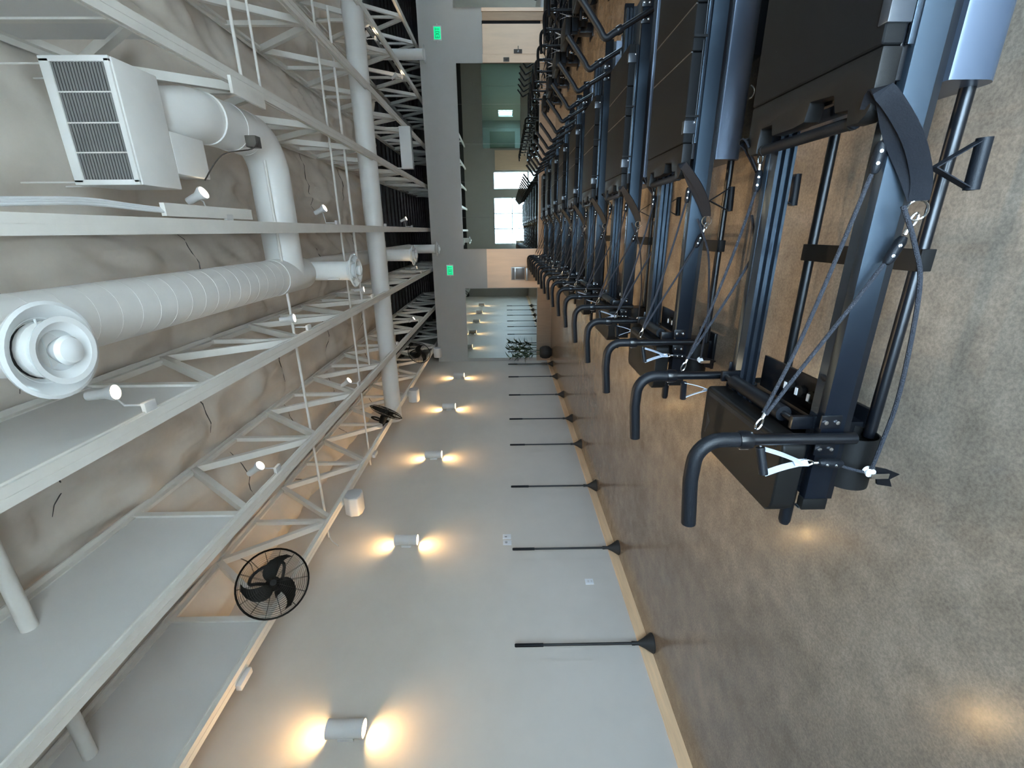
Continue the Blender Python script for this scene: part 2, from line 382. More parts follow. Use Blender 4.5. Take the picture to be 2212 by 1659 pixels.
# ------------------------------------------------------------------ roof joists
def web_nodes(): 
    n = -4
    while True:
        y = 3.5+1.6*n
        if y > 19: break
        yield n, y
        n += 1
ZB = 3.90
def joist_parts(root, panel):
    c = MB()
    P = [(-.055,ZB),(-.003,ZB),(-.003,ZB+.004),(.003,ZB+.004),(.003,ZB),(.055,ZB),(.055,ZB+.012),(.040,ZB+.016),(.040,ZB+.05),(.052,ZB+.052),(.052,ZB+.062),(-.052,ZB+.062),(-.052,ZB+.052),(-.040,ZB+.05),(-.040,ZB+.016),(-.055,ZB+.012)]
    c.add([(p[0],y,p[1]) for y in (YF,19) for p in P], [tuple(range(15,-1,-1)), tuple(range(16,32))]+[(i,(i+1)%16,16+(i+1)%16,16+i) for i in range(16)])
    c.build('bottom_chord', 'steel_white', root, smooth=0)
    c = MB(); c.box(-.055,.055,YF,19,4.94,4.955); c.box(-.014,.014,YF,19,4.89,4.95); c.build('top_chord', 'steel_white', root, smooth=0)
    for n,y in web_nodes():
        if y-.2 < YF: continue
        if not (panel and y < 3.4):
            MB().bar((0,y-.02,ZB+.05),(0,y-.02,4.92),.05,.06,(0,1,0)).build('web', 'steel_white', root, smooth=0)
        if panel and y+.8 < 3.4: continue
        if y+.76 < 19:
            MB().bar((0,y+.06,ZB+.06),(0,y+.80,4.92),.06,.075,(1,0,0)).build('web', 'steel_white', root, smooth=0)
            MB().bar((0,y+1.54,ZB+.06),(0,y+.84,4.92),.06,.075,(1,0,0)).build('web', 'steel_white', root, smooth=0)
JL = {-3.70:'white open-web roof joist nearest the sconce wall, carrying the black fans', -2.45:'white roof joist second from the sconce wall',
      -1.19:'white roof joist third from the sconce wall, beside the big round duct', .05:'white roof joist straight overhead, holding white cables',
      1.315:'white roof joist beside the louvred air unit', 2.45:'white roof joist second to the right of the overhead one', 3.67:'white roof joist third to the right of the overhead one'}
JL[4.92] = 'white roof joist farthest right, glimpsed above the wood door wall'
proto_open = None
for i,x in enumerate(JX[:8]):
    panel = x in (-3.70,-2.45,-1.19,1.315)
    root = thing('roof_joist', (x,0,0), JL.get(x, 'white roof joist above the machines, outside the left half of the room'), 'joist', 'white open-web roof joists')
    if not panel and proto_open:
        for ch in list(proto_open.children): copy_tree(ch, root)
    else:
        joist_parts(root, panel)
        if panel: MB().box(-.012,.004,YF,3.46 if x < 0 else 3.8,ZB+.06,4.97).build('draft_panel', 'panel_paint', root, smooth=0)
        else: proto_open = root

# ------------------------------------------------------------------ ducts and pipes
t = thing('supply_duct', (-.5,0,4.2), 'large white round duct running along the ceiling to the big near diffuser', 'duct')
MB().tube([(0,1.5,0),(0,5.3,0)], .20, 32).build('trunk', 'duct_white', t)
b = MB()
for i in range(22): b.tube([(.2*1.001*math.cos(a*PI/16), 1.6+.17*i+.010*a/2, .2*1.001*math.sin(a*PI/16)) for a in range(33)], .0014, 5)
b.build('spiral_seam', 'duct_white', t)
MB().tube([(0,5.28,0),(0,5.36,0)], .208, 32).build('collar', 'duct_white', t)
MB().tube([(0,5.36,0),(0,6.0,0),(0,6.2,.06)], [.205,.205,.17], 32).build('tee', 'duct_white', t)
MB().tube([(0,6.1,.1),(0,6.35,.20),(0,14.1,.22)], [.15,.14,.14], 28).build('trunk', 'duct_white', t)
MB().tube([(0,2.0,0),(0,2.0,-.60)], .13, 24).build('drop', 'duct_white', t)
for y in (6.27,10.37,14.05): MB().tube([(0,y,.14),(0,y,-.61)], .125, 24).build('drop', 'duct_white', t)
MB().box(-.105,-.09,6.13,6.17,-.45,-.30).build('damper_handle', 'duct_white', t, smooth=0)
cx_ = [(0,5.64,0),(1.30,5.64,0)]+[(1.30+.33*math.sin(a*PI/16), 5.64-.33+.33*math.cos(a*PI/16), 0) for a in range(1,9)]+[(1.63,4.3,.05)]
bd = MB().tube([(0,5.64,0),(.55,5.64,0)], .205, 32); bd.build('cross_duct', 'duct_white', t)
el = [(.55,5.64,0)]+[(1.12+.36*math.sin(a*PI/16)-.0, 5.28+.36*math.cos(a*PI/16), .0) for a in range(0,9)]+[(1.48,4.55,.02)]
MB().tube(el, .21, 32).build('elbow', 'duct_white', t)
for y in (5.2,4.95,4.6): MB().tube([(1.48,y-.01,.01),(1.48,y+.01,.01)], .217, 32).build('collar', 'duct_white', t)
el = smooth_path([(1.48,4.6,.02),(1.47,4.42,.03),(1.42,4.22,.09),(1.40,4.0,.16),(1.40,3.80,.18)],4)
MB().tube(el, .21, 32).build('elbow', 'duct_white', t)
def diffuser(x, y, z, R, label):
    t = thing('round_diffuser', (x,y,z), label, 'air vent', 'round white ceiling diffusers')
    k = R/.215
    P = lambda pr: [(r*k,h*k) for r,h in pr]
    MB().lathe(P([(.125,.06),(.14,.03),(.19,.005),(.213,0),(.216,-.012),(.20,-.018),(.165,.0),(.14,.035),(.132,.06)]), 40).build('outer_cone', 'diffuser_white', t)
    MB().lathe(P([(.085,.03),(.095,-.01),(.12,-.045),(.148,-.056),(.150,-.063),(.125,-.062),(.09,-.035),(.078,.03)]), 40).build('middle_cone', 'diffuser_white', t)
    MB().lathe(P([(0,.0),(.040,-.02),(.060,-.055),(.066,-.075),(.055,-.092),(.025,-.102),(0,-.104)]), 32).build('centre_cone', 'diffuser_white', t)
    s = MB(); s.bar((-.14*k,0,.025*k),(.14*k,0,.025*k),.006,.006); s.build('spoke', 'diffuser_white', t)
    MB().lathe([(0,.05*k),(.124*k,.05*k)], 24).build('throat', 'grille_dark', t)
diffuser(-.5,1.985,3.575,.222,'large round white diffuser closest to the camera')
diffuser(-.5,6.27,3.575,.225,'round white diffuser on a short drop, second from the camera')
diffuser(-.5,10.37,3.575,.225,'round white diffuser third from the camera, before the wall')
diffuser(-.5,14.05,3.575,.225,'round white diffuser in front of the grey wall between the mirrors')
t = thing('drop_duct', (4.42,13.9,3.575), 'short white vertical duct in front of the grey wall above the wide mirror', 'duct')
MB().tube([(0,0,0),(0,0,1.58)], .125, 24).build('drop', 'duct_white', t); MB().lathe([(.12,.03),(.2,.005),(.215,-.005),(.18,-.01),(.12,.02),(0,.03)], 32).build('outer_cone', 'diffuser_white', t)
# louvred air unit
t = thing('air_unit', (.71,3.45,4.05), 'white louvred air handling unit hung between the roof joists', 'air unit')
MB().box(-.385,.385,0,.40,0,.47).build('cabinet', 'duct_white', t, bevel=.012)
MB().box(-.35,.35,-.004,.0,.045,.395).build('grille_back', 'grille_dark', t, smooth=0)
for i in range(17):
    z = .058+.0205*i; MB().bar((-.35,-.010,z),(.35,-.010,z),.010,.006,(0,.3,.9)).build('louvre', 'grille_bar', t, smooth=0)
b = MB()
for x in (-.18,0,.18): b.box(x-.004,x+.004,-.016,-.004,.045,.395)
b.build('grille_divider', 'steel_white', t, smooth=0)
b = MB(); b.box(-.37,.37,-.018,0,.395,.46); b.box(-.37,.37,-.018,0,.01,.045); b.box(-.385,-.35,-.018,0,.01,.46); b.box(.35,.385,-.018,0,.01,.46); b.build('grille_frame', 'duct_white', t, bevel=.004)
MB().box(-.27,.03,.40,.80,.0,.22).build('control_box', 'duct_white', t, bevel=.01)
b = MB()
for x in (-.36,.36): b.tube([(x,.05,.47),(x,.05,.95)], .006, 6); b.tube([(x,.35,.47),(x,.35,.95)], .006, 6)
b.build('hanger_rod', 'steel_white', t)
# long main pipe and thin pipes
o = tag(MB().tube([(-4.05,9.31,4.08),(8.5,9.31,4.08)], .178, 32).build('main_pipe', 'duct_white'), 'thick white pipe crossing the whole ceiling from wall side to right', 'pipe')
for y,z,r,x0,x1,lab in [(7.5,4.12,.016,-4.2,4.5,'thin white pipe crossing under the insulation just before the thick pipe'),(8.13,4.12,.02,-2.4,3.2,'thin white sprinkler pipe next to the thick pipe'),
        (5.4,4.12,.016,-4.2,.9,'thin white conduit crossing beside the tee of the big duct'),(5.22,4.12,.017,1.3,3.0,'thin white conduit right of the louvred air unit'),(5.59,4.12,.014,1.35,3.0,'thinnest white conduit right of the louvred air unit'),
        (2.27,4.66,.045,-4.15,-1.25,'white pipe stub poking through the grey joist panels')]:
    c = (x0+x1)/2
    oo = MB().tube([(x0-c,0,0),(x1-c,0,0)], r, 14).build('ceiling_pipe', 'steel_white', loc=(c,y,z)); tag(oo, lab, 'pipe', 'thin white ceiling pipes')
t = thing('linear_heater', (1.75,11.0,3.54), 'long white box heater hung under the joists before the back wall', 'heater')
MB().box(-.42,.42,-.07,.07,0,.25).build('housing', 'speaker_white', t, bevel=.012); b = MB()
for x in (-.4,.4): b.tube([(x,0,.25),(x,0,.55)], .012, 8)
b.build('hanger_rod', 'steel_white', t); MB().box(-.40,.40,-.05,.05,-.012,0).build('emitter_plate', 'grille_bar', t, smooth=0)
t = thing('junction_box', (.83,4.84,3.925), 'small dark junction box below the duct elbow, with hanging wire', 'box')
MB().box(-.05,.05,-.05,.05,-.05,.05).build('case', 'cable_dark', t, bevel=.004)
MB().tube(smooth_path([(0,-.02,-.05),(-.10,-.25,-.10),(-.20,-.60,-.02),(-.42,-.85,.02)]), .006, 6).build('wire', 'cable_dark', t)
o = thing('cable_bundle', (.12,2.6,3.96), 'bundle of white cables lying along the overhead joist', 'cable')
for k in range(3): MB().tube(smooth_path([(.0+.015*k,-.5,.0),(.03+.014*k,-.1,.01*k),(.05+.014*k,.3,.03),(.03+.012*k,.8,.01*k),(.02+.01*k,1.6,0)]), .009, 8).build('cable', 'cable_white', o)
MB().box(.0,.09,.85,2.0,-.02,.015).build('cable_tray', 'steel_white', o, smooth=0)

# ------------------------------------------------------------------ track spots
def track_spot(hx, hy, hz, jx, label):
    d = Vector({-1.19:(.10,.15,-.98),.05:(.40,-.05,-.88)}.get(jx,(.58,.0,-.80))).normalized(); base = Vector((jx+.06-hx, .10, 3.97-hz))
    t = thing('track_spot', (hx,hy,hz), label, 'spotlight', 'white track spots on the roof joists')
    MB().lathe([(0,-.15),(.03,-.15),(.033,-.05),(.045,-.02),(.054,.0),(.054,.02),(.048,.02),(.046,.004),(0,.004)], 20, (0,0,0), d).build('lamp_head', 'speaker_white', t)
    MB().lathe([(0,.010),(.046,.010)], 20, (0,0,0), d).build('lens', 'bulb_track', t)
    p = -d*.07
    MB().tube([p, p+Vector((-.03,.06,-.02)), (base.x+.02,.10,p.z-.03), (base.x+.02,.10,base.z)], .008, 8).build('stem', 'speaker_white', t)
    MB().box(base.x-.02, base.x+.05, .05, .15, base.z-.03, base.z).build('mounting_box', 'speaker_white', t, bevel=.004)
    l = bpy.data.lights.new('spot', 'SPOT'); l.energy = 135; l.color = (1,.76,.46); l.spot_size = math.radians(66 if jx == -1.19 else 118); l.spot_blend = 1; l.shadow_soft_size = .05
    lo = bpy.data.objects.new('spot_light', l); COL.objects.link(lo); lo.parent = t; lo.location = d*.03
    lo.rotation_euler = d.to_track_quat('-Z','Y').to_euler()
ORD = ['nearest the camera','second from the camera','third from the camera','farthest from the camera']
for x,ys,jx,nm in [(-.98,[2.75,5.35,8.14,13.2],-1.19,'on the joist beside the big duct'),(-2.29,[4.09,6.86,9.63,12.26],-2.45,'on the joist second from the sconce wall'),
                (.32,[4.13,6.81,9.57,12.31],.05,'on the joist straight overhead'),(3.58,[10.2,12.55],3.45,'on a joist right of the thick pipe')]:
    for k,y in enumerate(ys): track_spot(x, y, 4.08, jx, 'small white track spot %s, %s' % (nm, ORD[k] if len(ys)>2 else ['the nearer','the farther'][k]))

# ------------------------------------------------------------------ left wall: sconces, plates, poles
SO = ['largest, at the frame edge','second from the camera','third from the camera','fourth from the camera','last before the mirror corner']
for k,y in enumerate([2.70,5.21,7.745,10.265,12.77]):
    t = thing('wall_sconce', (XL, y, 2.79), 'warm up-and-down white wall sconce, '+SO[k], 'sconce', 'up-and-down sconces on the left wall')
    MB().lathe([(.076,0),(.072,.05),(.070,.16),(.072,.27),(.076,.32),(.069,.32),(.064,.27),(.064,.05),(.069,0),(.076,0)], 32, (.095,0,0)).build('shade', 'speaker_white', t)
    MB().box(0,.035,-.05,.05,.09,.23).build('back_plate', 'speaker_white', t, bevel=.004)
    for s,z in ((-1,.035),(1,.285)):
        MB().lathe([(0,z-.004),(.045,z-.004),(.045,z+.004),(0,z+.004)], 20, (.095,0,0)).build('bulb', 'bulb_warm', t)
        l = bpy.data.lights.new('sconce_bulb', 'SPOT'); l.energy = 13; l.color = (1,.58,.25); l.spot_size = math.radians(112); l.spot_blend = .9; l.shadow_soft_size = .035
        lo = bpy.data.objects.new('bulb_light', l); COL.objects.link(lo); lo.parent = t; lo.location = (.095,0,z+s*.012); lo.rotation_euler = (0 if s<0 else PI, 0, 0)
for k,(y,z,lab) in enumerate([(5.36,1.525,'white wall switch plate, the right one of the pair by the pole'),(5.23,1.52,'white wall switch plate, the left one of the pair by the pole')]):
    t = thing('switch_plate', (XL, y, z-.06), lab, 'switch', 'white wall switch plates')
    MB().box(0,.012,-.05,.05,0,.12).build('plate', 'socket_white', t, bevel=.003); MB().box(.012,.014,-.016+.0*k,.004 if k==0 else .016,.06,.09).build('rocker', 'slot_dark', t, smooth=0)
    MB().box(.014,.016,-.004,.004,.065,.085).build('toggle', 'socket_white', t, smooth=0)
t = thing('wall_outlet', (XL, 4.464, .43), 'white power outlet low on the sconce wall', 'outlet')
MB().box(0,.01,-.045,.045,0,.105).build('plate', 'socket_white', t, bevel=.003)
for z in (.025,.065): MB().box(.01,.012,-.016,.016,z-.012,z+.012).build('socket', 'speaker_white', t, bevel=.002)
PO = ['nearest the camera','second from the camera','third from the camera','fourth from the camera','fifth from the camera','sixth from the camera','seventh from the camera','last before the mirror']
def build_pole():
    t = thing('standing_pole', (0,0,0), '', 'pole', 'black poles standing along the left wall')
    MB().lathe([(0,0),(.096,0),(.099,.012),(.05,.09),(.024,.145),(.02,.155),(.02,.19),(0,.19)], 28).build('cone_base', 'cone_black', t)
    MB().tube([(0,0,.18),(0,0,1.18)], .0135, 12).build('shaft', 'pole_black', t)
    MB().tube([(0,0,1.15),(0,0,1.44),(0,0,1.45)], [.0185,.0185,.013], 12).build('foam_grip', 'foam_black', t)
    MB().lathe([(.014,0),(.022,0),(.022,.03),(.014,.03)], 12, (0,0,.19)).build('clamp', 'pole_black', t)
    return t
pp = build_pole()
for k,y in enumerate([3.47,4.95,6.51,8.06,9.36,10.94,12.48,13.80]):
    p = pp if k == 0 else copy_tree(pp)
    p.location = (-4.098, y, 0); p['label'] = 'thin black pole on a cone foot by the wall, '+PO[k]

# ------------------------------------------------------------------ fans and speakers on the joist by the wall
def fan(loc, d, label):
    t = thing('wall_fan', loc, label, 'fan', 'black wall fans on the joist')
    d = Vector(d).normalized(); ref = Vector((0,0,1)); x = d.cross(ref).normalized(); y = x.cross(d)
    P = lambda a,r,h: x*(r*math.cos(a))+y*(r*math.sin(a))+d*h
    R = .325; ring = lambda r,h,n=40: [P(2*PI*k/n,r,h) for k in range(n)]
    MB().tube(ring(R,0), .010, 8, closed=True).build('rim', 'fan_black', t)
    for nm,sg in (('front_guard',1),('rear_guard',-1)):
        g = MB()
        for i in range(1,15):
            r = .05+(R-.05)*i/15; g.tube(ring(r, sg*.075*math.sqrt(max(0,1-(r/R)**2.5)), 36), .0015, 4, closed=True)
        for k in range(14):
            a = 2*PI*k/14; g.tube([P(a,r_, sg*.075*math.sqrt(max(0,1-(r_/R)**2.5))) for r_ in (.03,.1,.18,.25,.30,R)], .002, 4)
        g.build(nm, 'fan_black', t)
    MB().lathe([(0,-.04),(.045,-.04),(.05,.03),(.03,.05),(0,.055)], 20, (0,0,0), d).build('hub', 'fan_black', t)
    for k in range(3):
        a0 = 2*PI*k/3+.5; vs = []; fs = []
        for i in range(9):
            s = i/8; r = .04+.245*s; w = .06+.09*math.sin(PI*min(1,s*1.02)); sw = a0+.9*s*s
            for e in (-1,1):
                vs.append(P(sw+e*w*.5/max(r,.05)*1.1, r, .03*e*(1-.3*s))); 
        n0 = len(vs); vs += [v-d*.004 for v in vs]
        for i in range(8):
            a,b,c,dd = 2*i,2*i+1,2*i+3,2*i+2; fs += [(a,b,c,dd),(a+n0,dd+n0,c+n0,b+n0),(a,dd,dd+n0,a+n0),(b,b+n0,c+n0,c)]
        fs += [(0,n0,n0+1,1),(16,17,17+n0,16+n0)]
        MB().add(vs, fs).build('blade', 'fan_black', t)
    MB().lathe([(0,-.24),(.05,-.24),(.068,-.2),(.072,-.09),(.05,-.07),(0,-.07)], 20, (0,0,0), d).build('motor', 'fan_black', t)
    m = -d*.17; bx = -3.66-loc[0]
    MB().tube(smooth_path([m, m+y*.14, m+y*.22-d*.03, m+y*.20-x*.10-d*.06, m+y*.08-x*.19-d*.06, m-x*.20-y*.06, (bx, (m-x*.2).y, 3.99-loc[2])]), .017, 8).build('bracket_arm', 'fan_black', t)
    MB().box(bx-.07, bx+.05, (m-x*.2).y-.08, (m-x*.2).y+.08, 3.955-loc[2], 4.0-loc[2]).build('mounting_plate', 'fan_black', t, bevel=.004)
fan((-3.33,3.58,3.874), (.66,-.60,-.42), 'large black caged fan nearest the camera')
fan((-3.36,8.09,3.886), (.85,.35,-.40), 'black caged fan seen edge-on, in front of the thick pipe end')
fan((-3.36,12.59,4.06), (.62,-.66,-.40), 'black caged fan farthest away near the back wall')
def speaker(y, label):
    t = thing('pendant_speaker', (-3.76,y,3.64), label, 'speaker', 'white loudspeakers under the joist')
    P = [(-.09,.24),(.09,.24),(.15,.14),(.13,.03),(.06,0),(-.06,0),(-.13,.03),(-.15,.14)]
    MB().prism(P, -.15, .15, 'x').build('cabinet', 'speaker_white', t, bevel=.025, seg=3)
    MB().prism([(p[0]*.9,p[1]*.9+.008) for p in P], .145, .158, 'x').build('grille', 'speaker_mesh', t, bevel=.006)
    MB().box(-.02,.06,-.03,.03,.22,.29).build('bracket', 'speaker_white', t, smooth=0)
for y,l in ((5.60,'white loudspeaker under the joist, nearest the camera'),(10.1,'white loudspeaker under the joist, between two black fans'),(14.1,'white loudspeaker at the corner with the grey wall')): speaker(y, l)
o = tag(MB().tube(smooth_path([(0,.1,.25),(0,0,.1),(.0,-.28,-.05),(.02,-.43,-.20),(.04,-.45,-.20)]), .007, 6).build('hanging_cable', 'cable_white', loc=(-3.8,5.12,3.88)), 'short white cable dangling under the joist beside a loudspeaker', 'cable')
for y,l in ((2.9,'small white junction cover on the joist edge by the largest sconce'),(7.1,'small white junction cover on the joist edge beyond the loudspeaker')):
    o = tag(MB().box(-.03,.03,-.09,.09,-.05,0).build('joist_clip', 'speaker_white', bevel=.006, loc=(-3.76,y,3.90)), l, 'clip', 'junction covers on the joist edge')

o = tag(MB().box(-.09,.05,-.28,.28,-.03,0).build('joist_plate', 'steel_white', bevel=.004, loc=(1.25,4.82,3.90)), 'flat white plate under the joist beside the louvred air unit', 'plate')
# ------------------------------------------------------------------ potted plant
t = thing('potted_plant', (-3.80,14.14,0), 'bamboo palm in a round black pot in the mirror corner', 'plant')
MB().lathe([(0,0),(.11,0),(.19,.08),(.215,.19),(.20,.31),(.15,.39),(.135,.385),(.18,.30),(.12,.34),(0,.34)], 28).build('pot', 'pot_black', t)
lv = None
stems = [(-.05,.0,1.25,-.08,.05),(.06,.03,1.42,.10,-.04),(.0,-.05,1.15,.02,-.12),(.03,.06,1.30,.16,.06),(-.06,-.02,1.38,-.10,-.05)]
def leaf_mesh():
    m = MB(); vs = []; fs = []
    for i in range(6):
        s = i/5; w = .027*math.sin(PI*(.08+.9*s)); z = -.10*s*s
        vs += [(.26*s,-w,z),(.26*s,w,z)]
    for i in range(5): fs.append((2*i,2*i+2,2*i+3,2*i+1))
    k = len(vs); vs2 = [(a,b,c-.002) for a,b,c in vs]; fs2 = [tuple(j+k for j in reversed(f)) for f in fs]
    return m.add(vs+vs2, fs+fs2)
for sx,sy,h,tx,ty in stems:
    MB().tube(smooth_path([(sx,sy,.33),(sx+tx*.4,sy+ty*.4,.33+h*.5),(sx+tx,sy+ty,h)]), .008, 6).build('stem', 'stem_green', t)
    for k in range(18):
        s = .30+.70*k/17; z = .33+(h-.33)*s; a = k*2.4+sx*40
        if lv is None: lv = leaf_mesh().build('leaf', 'leaf_green', t); l = lv
        else: l = lv.copy(); COL.objects.link(l); l.parent = t
        l.location = (sx+tx*s, sy+ty*s, z); l.rotation_euler = (random.uniform(-.3,.3), -random.uniform(.3,1.1), a); l.scale = (random.uniform(.8,1.1),)*3

# ------------------------------------------------------------------ pilates reformers
def handlebar(root, side, y, flip):
    if side == 'foot':
        post = [(-.70,y,.275),(-.70,y,.70)]
        grip = [(-.70,y,.685)]+[(-.70,y,.72)]+arc((-.79,.745), .09, 0, 90, 8, 'xz', y)+[(-.86,y,.838),(-1.045,y,.822)]
        h = MB().tube(post, .0205, 16).build('handlebar', 'powder_black', root)
        MB().lathe([(.0206,0),(.031,0),(.033,.012),(.033,.032),(.031,.045),(.0206,.045)], 18, (-.70,y,.645)).build('clamp_collar', 'powder_black', h)
        MB().box(-.735,-.715,y-.012,y+.012,.652,.684).build('clamp_lever', 'bolt_steel', h, bevel=.003)
        bxs = (-.648,-.752)
    else:
        a = Vector((1.65,y,.31)); b_ = Vector((1.495,y,.60)); dd = (b_-a).normalized()
        h = MB().tube([a, b_], .0205, 16).build('handlebar', 'powder_black', root)
        P = [b_-dd*.02, b_+dd*.02, (1.462,y,.655), (1.463,y,.682), (1.485,y,.704), (1.53,y,.733), (1.725,y,.890)]
        grip = smooth_path(P, 4)
        MB().lathe([(.0206,0),(.031,0),(.033,.012),(.033,.032),(.031,.045),(.0206,.045)], 18, b_-dd*.06, dd).build('clamp_collar', 'powder_black', h)
        bxs = (1.59,1.70)
    MB().tube(grip, .0265, 16).build('foam_grip', 'foam_black', h)
    yb = (-.007, 0) if not flip else (.67,.677); s = -1 if not flip else 1
    for bx_ in bxs:
        MB().box(bx_-.026,bx_+.026,yb[0],yb[1],.318,.392).build('bracket', 'powder_black', h, bevel=.003)
        for z in (.335,.376): MB().lathe([(0,.007),(.0075,.006),(.0085,.0),(.0085,-.002)], 8, (bx_, yb[0] if s<0 else yb[1], z), (0,s,0)).build('bolt', 'bolt_steel', h)
def snap_hook(root, p, d):
    p = Vector(p); d = Vector(d).normalized(); m = MB(); side = d.cross(Vector((0,1,0)));
    side = side.normalized() if side.length > .1 else Vector((1,0,0))
    m.tube([p, p+d*.022], .0065, 8); L = []
    for k in range(13): a = PI*2*k/12; L.append(p+d*(.044+.022*math.cos(a))+side*(.010*math.sin(a)))
    m.tube(L[:-1], .0035, 6, closed=True); m.build('snap_hook', 'chrome', root)
def crimp(root, p, d):
    p = Vector(p); d = Vector(d).normalized()
    c = MB().lathe([(0,-.045),(.010,-.042),(.016,-.028),(.016,.028),(.011,.042),(0,.045)], 12, p, d).build('rope_crimp', 'foam_black', root)
    for s in (-.016,.016): MB().lathe([(0,0),(.005,0),(.005,.003),(0,.004)], 8, p+d*s+Vector((0,-.014,.006)), (0,-1,.3)).build('rivet', 'bolt_steel', c)
def build_reformer():
    R = thing('pilates_reformer', (0,0,0), '', 'reformer', 'black pilates reformers in rows')
    for y0,y1,ti in ((0,.035,1),(.635,.67,-1)):
        MB().box(-1.0,1.95,y0,y1,.297,.380).build('rail', 'rail_black', R, bevel=.003)
        MB().box(-.97,1.93,y0+.006,y1-.006,.272,.298).build('rail_flange', 'powder_black', R, smooth=0)
        ya = y1 if ti > 0 else y0; P = [(0,.300),(.050,.300),(.050,.312),(.030,.316),(.030,.326),(.044,.328),(.044,.342),(.024,.346),(.024,.356),(.046,.359),(.046,.374),(.0,.378)]
        MB().prism([(ya+ti*p[0],p[1]) for p in P], -.96, 1.90, 'x').build('wheel_track', 'track_black', R, smooth=25)
        MB().prism([(y0-.004,.293),(y1+.004,.293),(y1+.004,.372),(y1-.008,.386),(y0-.004,.386)], -1.012, -.965, 'x').build('end_cap', 'plastic_black', R, bevel=.003)
    for side in ('foot','head'):
        handlebar(R, side, -.028, False); handlebar(R, side, .698, True)
    for y in (.063,.605): MB().tube([(-.74,y,.143),(1.9,y,.143)], .0195, 16).build('frame_tube', 'powder_black', R)
    for x in (-.135,1.05):
        b = MB().box(x,x+.07,.035,.633,.152,.166); b.box(x,x+.07,.035,.043,.118,.166); b.box(x,x+.07,.625,.633,.118,.166); b.build('cross_band', 'plastic_black', R, bevel=.003)
    # sockets that hold the tube ends
    for yc,sg in ((.05,-1),(.62,1)):
        prof = [(yc+sg*.078*math.cos(a), .212+.078*math.sin(a)) for a in [math.radians(v) for v in range(62,-152,-12)]]
        ms = MB(); inner = [(yc+(p[0]-yc)*.94, .212+(p[1]-.212)*.94) for p in prof]; ms.prism(prof+inner[::-1], -.915, -.715, 'x'); ms.build('tube_socket', 'plastic_black', R, smooth=30)
        MB().box(-.92,-.71,yc-.03 if sg<0 else yc-.02,yc+.02 if sg<0 else yc+.03,.276,.30).build('socket_plate', 'plastic_black', R, bevel=.003)
    # foot end: crossbeam, pedestal, platform, roller
    MB().box(-.93,-.72,.035,.635,.235,.30).build('foot_crossbeam', 'powder_black', R, bevel=.004)
    b = MB().box(-.90,-.76,.24,.43,0,.24); b.box(-.96,-.70,.20,.47,0,.02); b.build('foot_pedestal', 'powder_black', R, bevel=.004)
    pl = [(-1.045,.05),(-1.02,.02),(-.99,.012),(-.755,.012),(-.735,.03),(-.735,.64),(-.755,.658),(-1.0,.658),(-1.03,.65),(-1.045,.62)]
    pf = MB().prism(pl, .402, .495, 'z').build('foot_platform', 'plastic_black', R, bevel=.014, seg=3)
    MB().prism([(-.97,.61),(-.865,.61),(-.90,.575)], .4945, .4962, 'z').build('recess_shade', 'gap_shade', pf, smooth=0)  # black patch on the top face, paints the shade of a triangular hollow
    MB().box(-.775,-.755,.05,.62,.4945,.4975).build('groove_shade', 'gap_shade', pf, smooth=0)  # black strip on the top face, paints the shade of a groove line
    b = MB().tube([(-1.01,.06,.40),(-1.01,.06,.47)], .03, 14); b.build('corner_bumper', 'plastic_black', pf)
    MB().tube([(-1.01,.03,.385),(-1.01,.005,.385)], .006, 8).build('bumper_pin', 'bolt_steel', pf)
    rb = MB().tube([(-.675,.14,.432),(-.675,.53,.432)], .030, 18).build('roller_foam', 'foam_black', R)
    MB().tube([(-.675,.05,.432),(-.675,.62,.432)], .013, 12).build('roller_shaft', 'powder_black', rb)
    for y in (.05,.60): MB().box(-.70,-.65,y,y+.02,.37,.455).build('roller_bracket', 'powder_black', rb, bevel=.003)
    sp = MB().box(-.71,-.56,.10,.57,.272,.284).build('spring_plate', 'powder_black', R, bevel=.003)
    for k in range(3):
        MB().lathe([(0,0),(.026,0),(.026,.02),(.014,.028),(0,.028)], 8, (-.63,.19+.075*k,.284)).build('spring_knob', 'plastic_black', sp)
        MB().box(-.645,-.615,.183+.075*k,.197+.075*k,.312,.316).build('knob_glint', 'socket_white', sp, smooth=0)  # white chip paints the highlight on each knob
    MB().lathe([(0,-.02),(.018,-.02),(.022,0),(.018,.02),(0,.02)], 12, (-.50,.046,.36), (0,1,0)).build('stop_knob', 'foam_black', R)
    for y in (.085,.585): MB().tube([(-.96,y,.375),(-1.12,y,.375),(-1.135,y,.375)], [.022,.022,.017], 14).build('foam_stub', 'foam_black', R)
    # carriage
    c = [(.470,.0),(.325,.0),(.305,.012),(.290,.035),(.290,.085),(.335,.092),(.338,.150),(.392,.170),(.402,.285),(.345,.300),(.338,.36),(.338,.495),(.378,.505),(.378,.580),(.335,.588),(.290,.592),(.290,.64),(.305,.66),(.325,.67),(.470,.67)]
    cb = MB().prism(c, .408, .466, 'z').build('headrest_shell', 'plastic_black', R, bevel=.008, seg=2)
    MB().tube([(.303,.080,.438),(.303,.595,.438)], .0195, 14).build('foam_handle', 'foam_black', cb)
    for y in (.09,.575): MB().tube([(.303,y,.438),(.303,y+.012,.438)], .0215, 14).build('handle_ring', 'plastic_black', cb)
    MB().box(.39,1.43,.012,.658,.385,.41).build('carriage_frame', 'powder_black', R, bevel=.004)
    for a,b_ in ((.472,.915),(.919,1.133),(1.137,1.43)):
        MB().box(a,b_,.002,.668,.410,.470).build('carriage_pad', 'pad_black', R, bevel=.010, seg=3)
    for x in (.917,1.135): MB().box(x-.003,x+.003,.012,.658,.46,.4705).build('pad_seam', 'seam_grey', R, smooth=0)
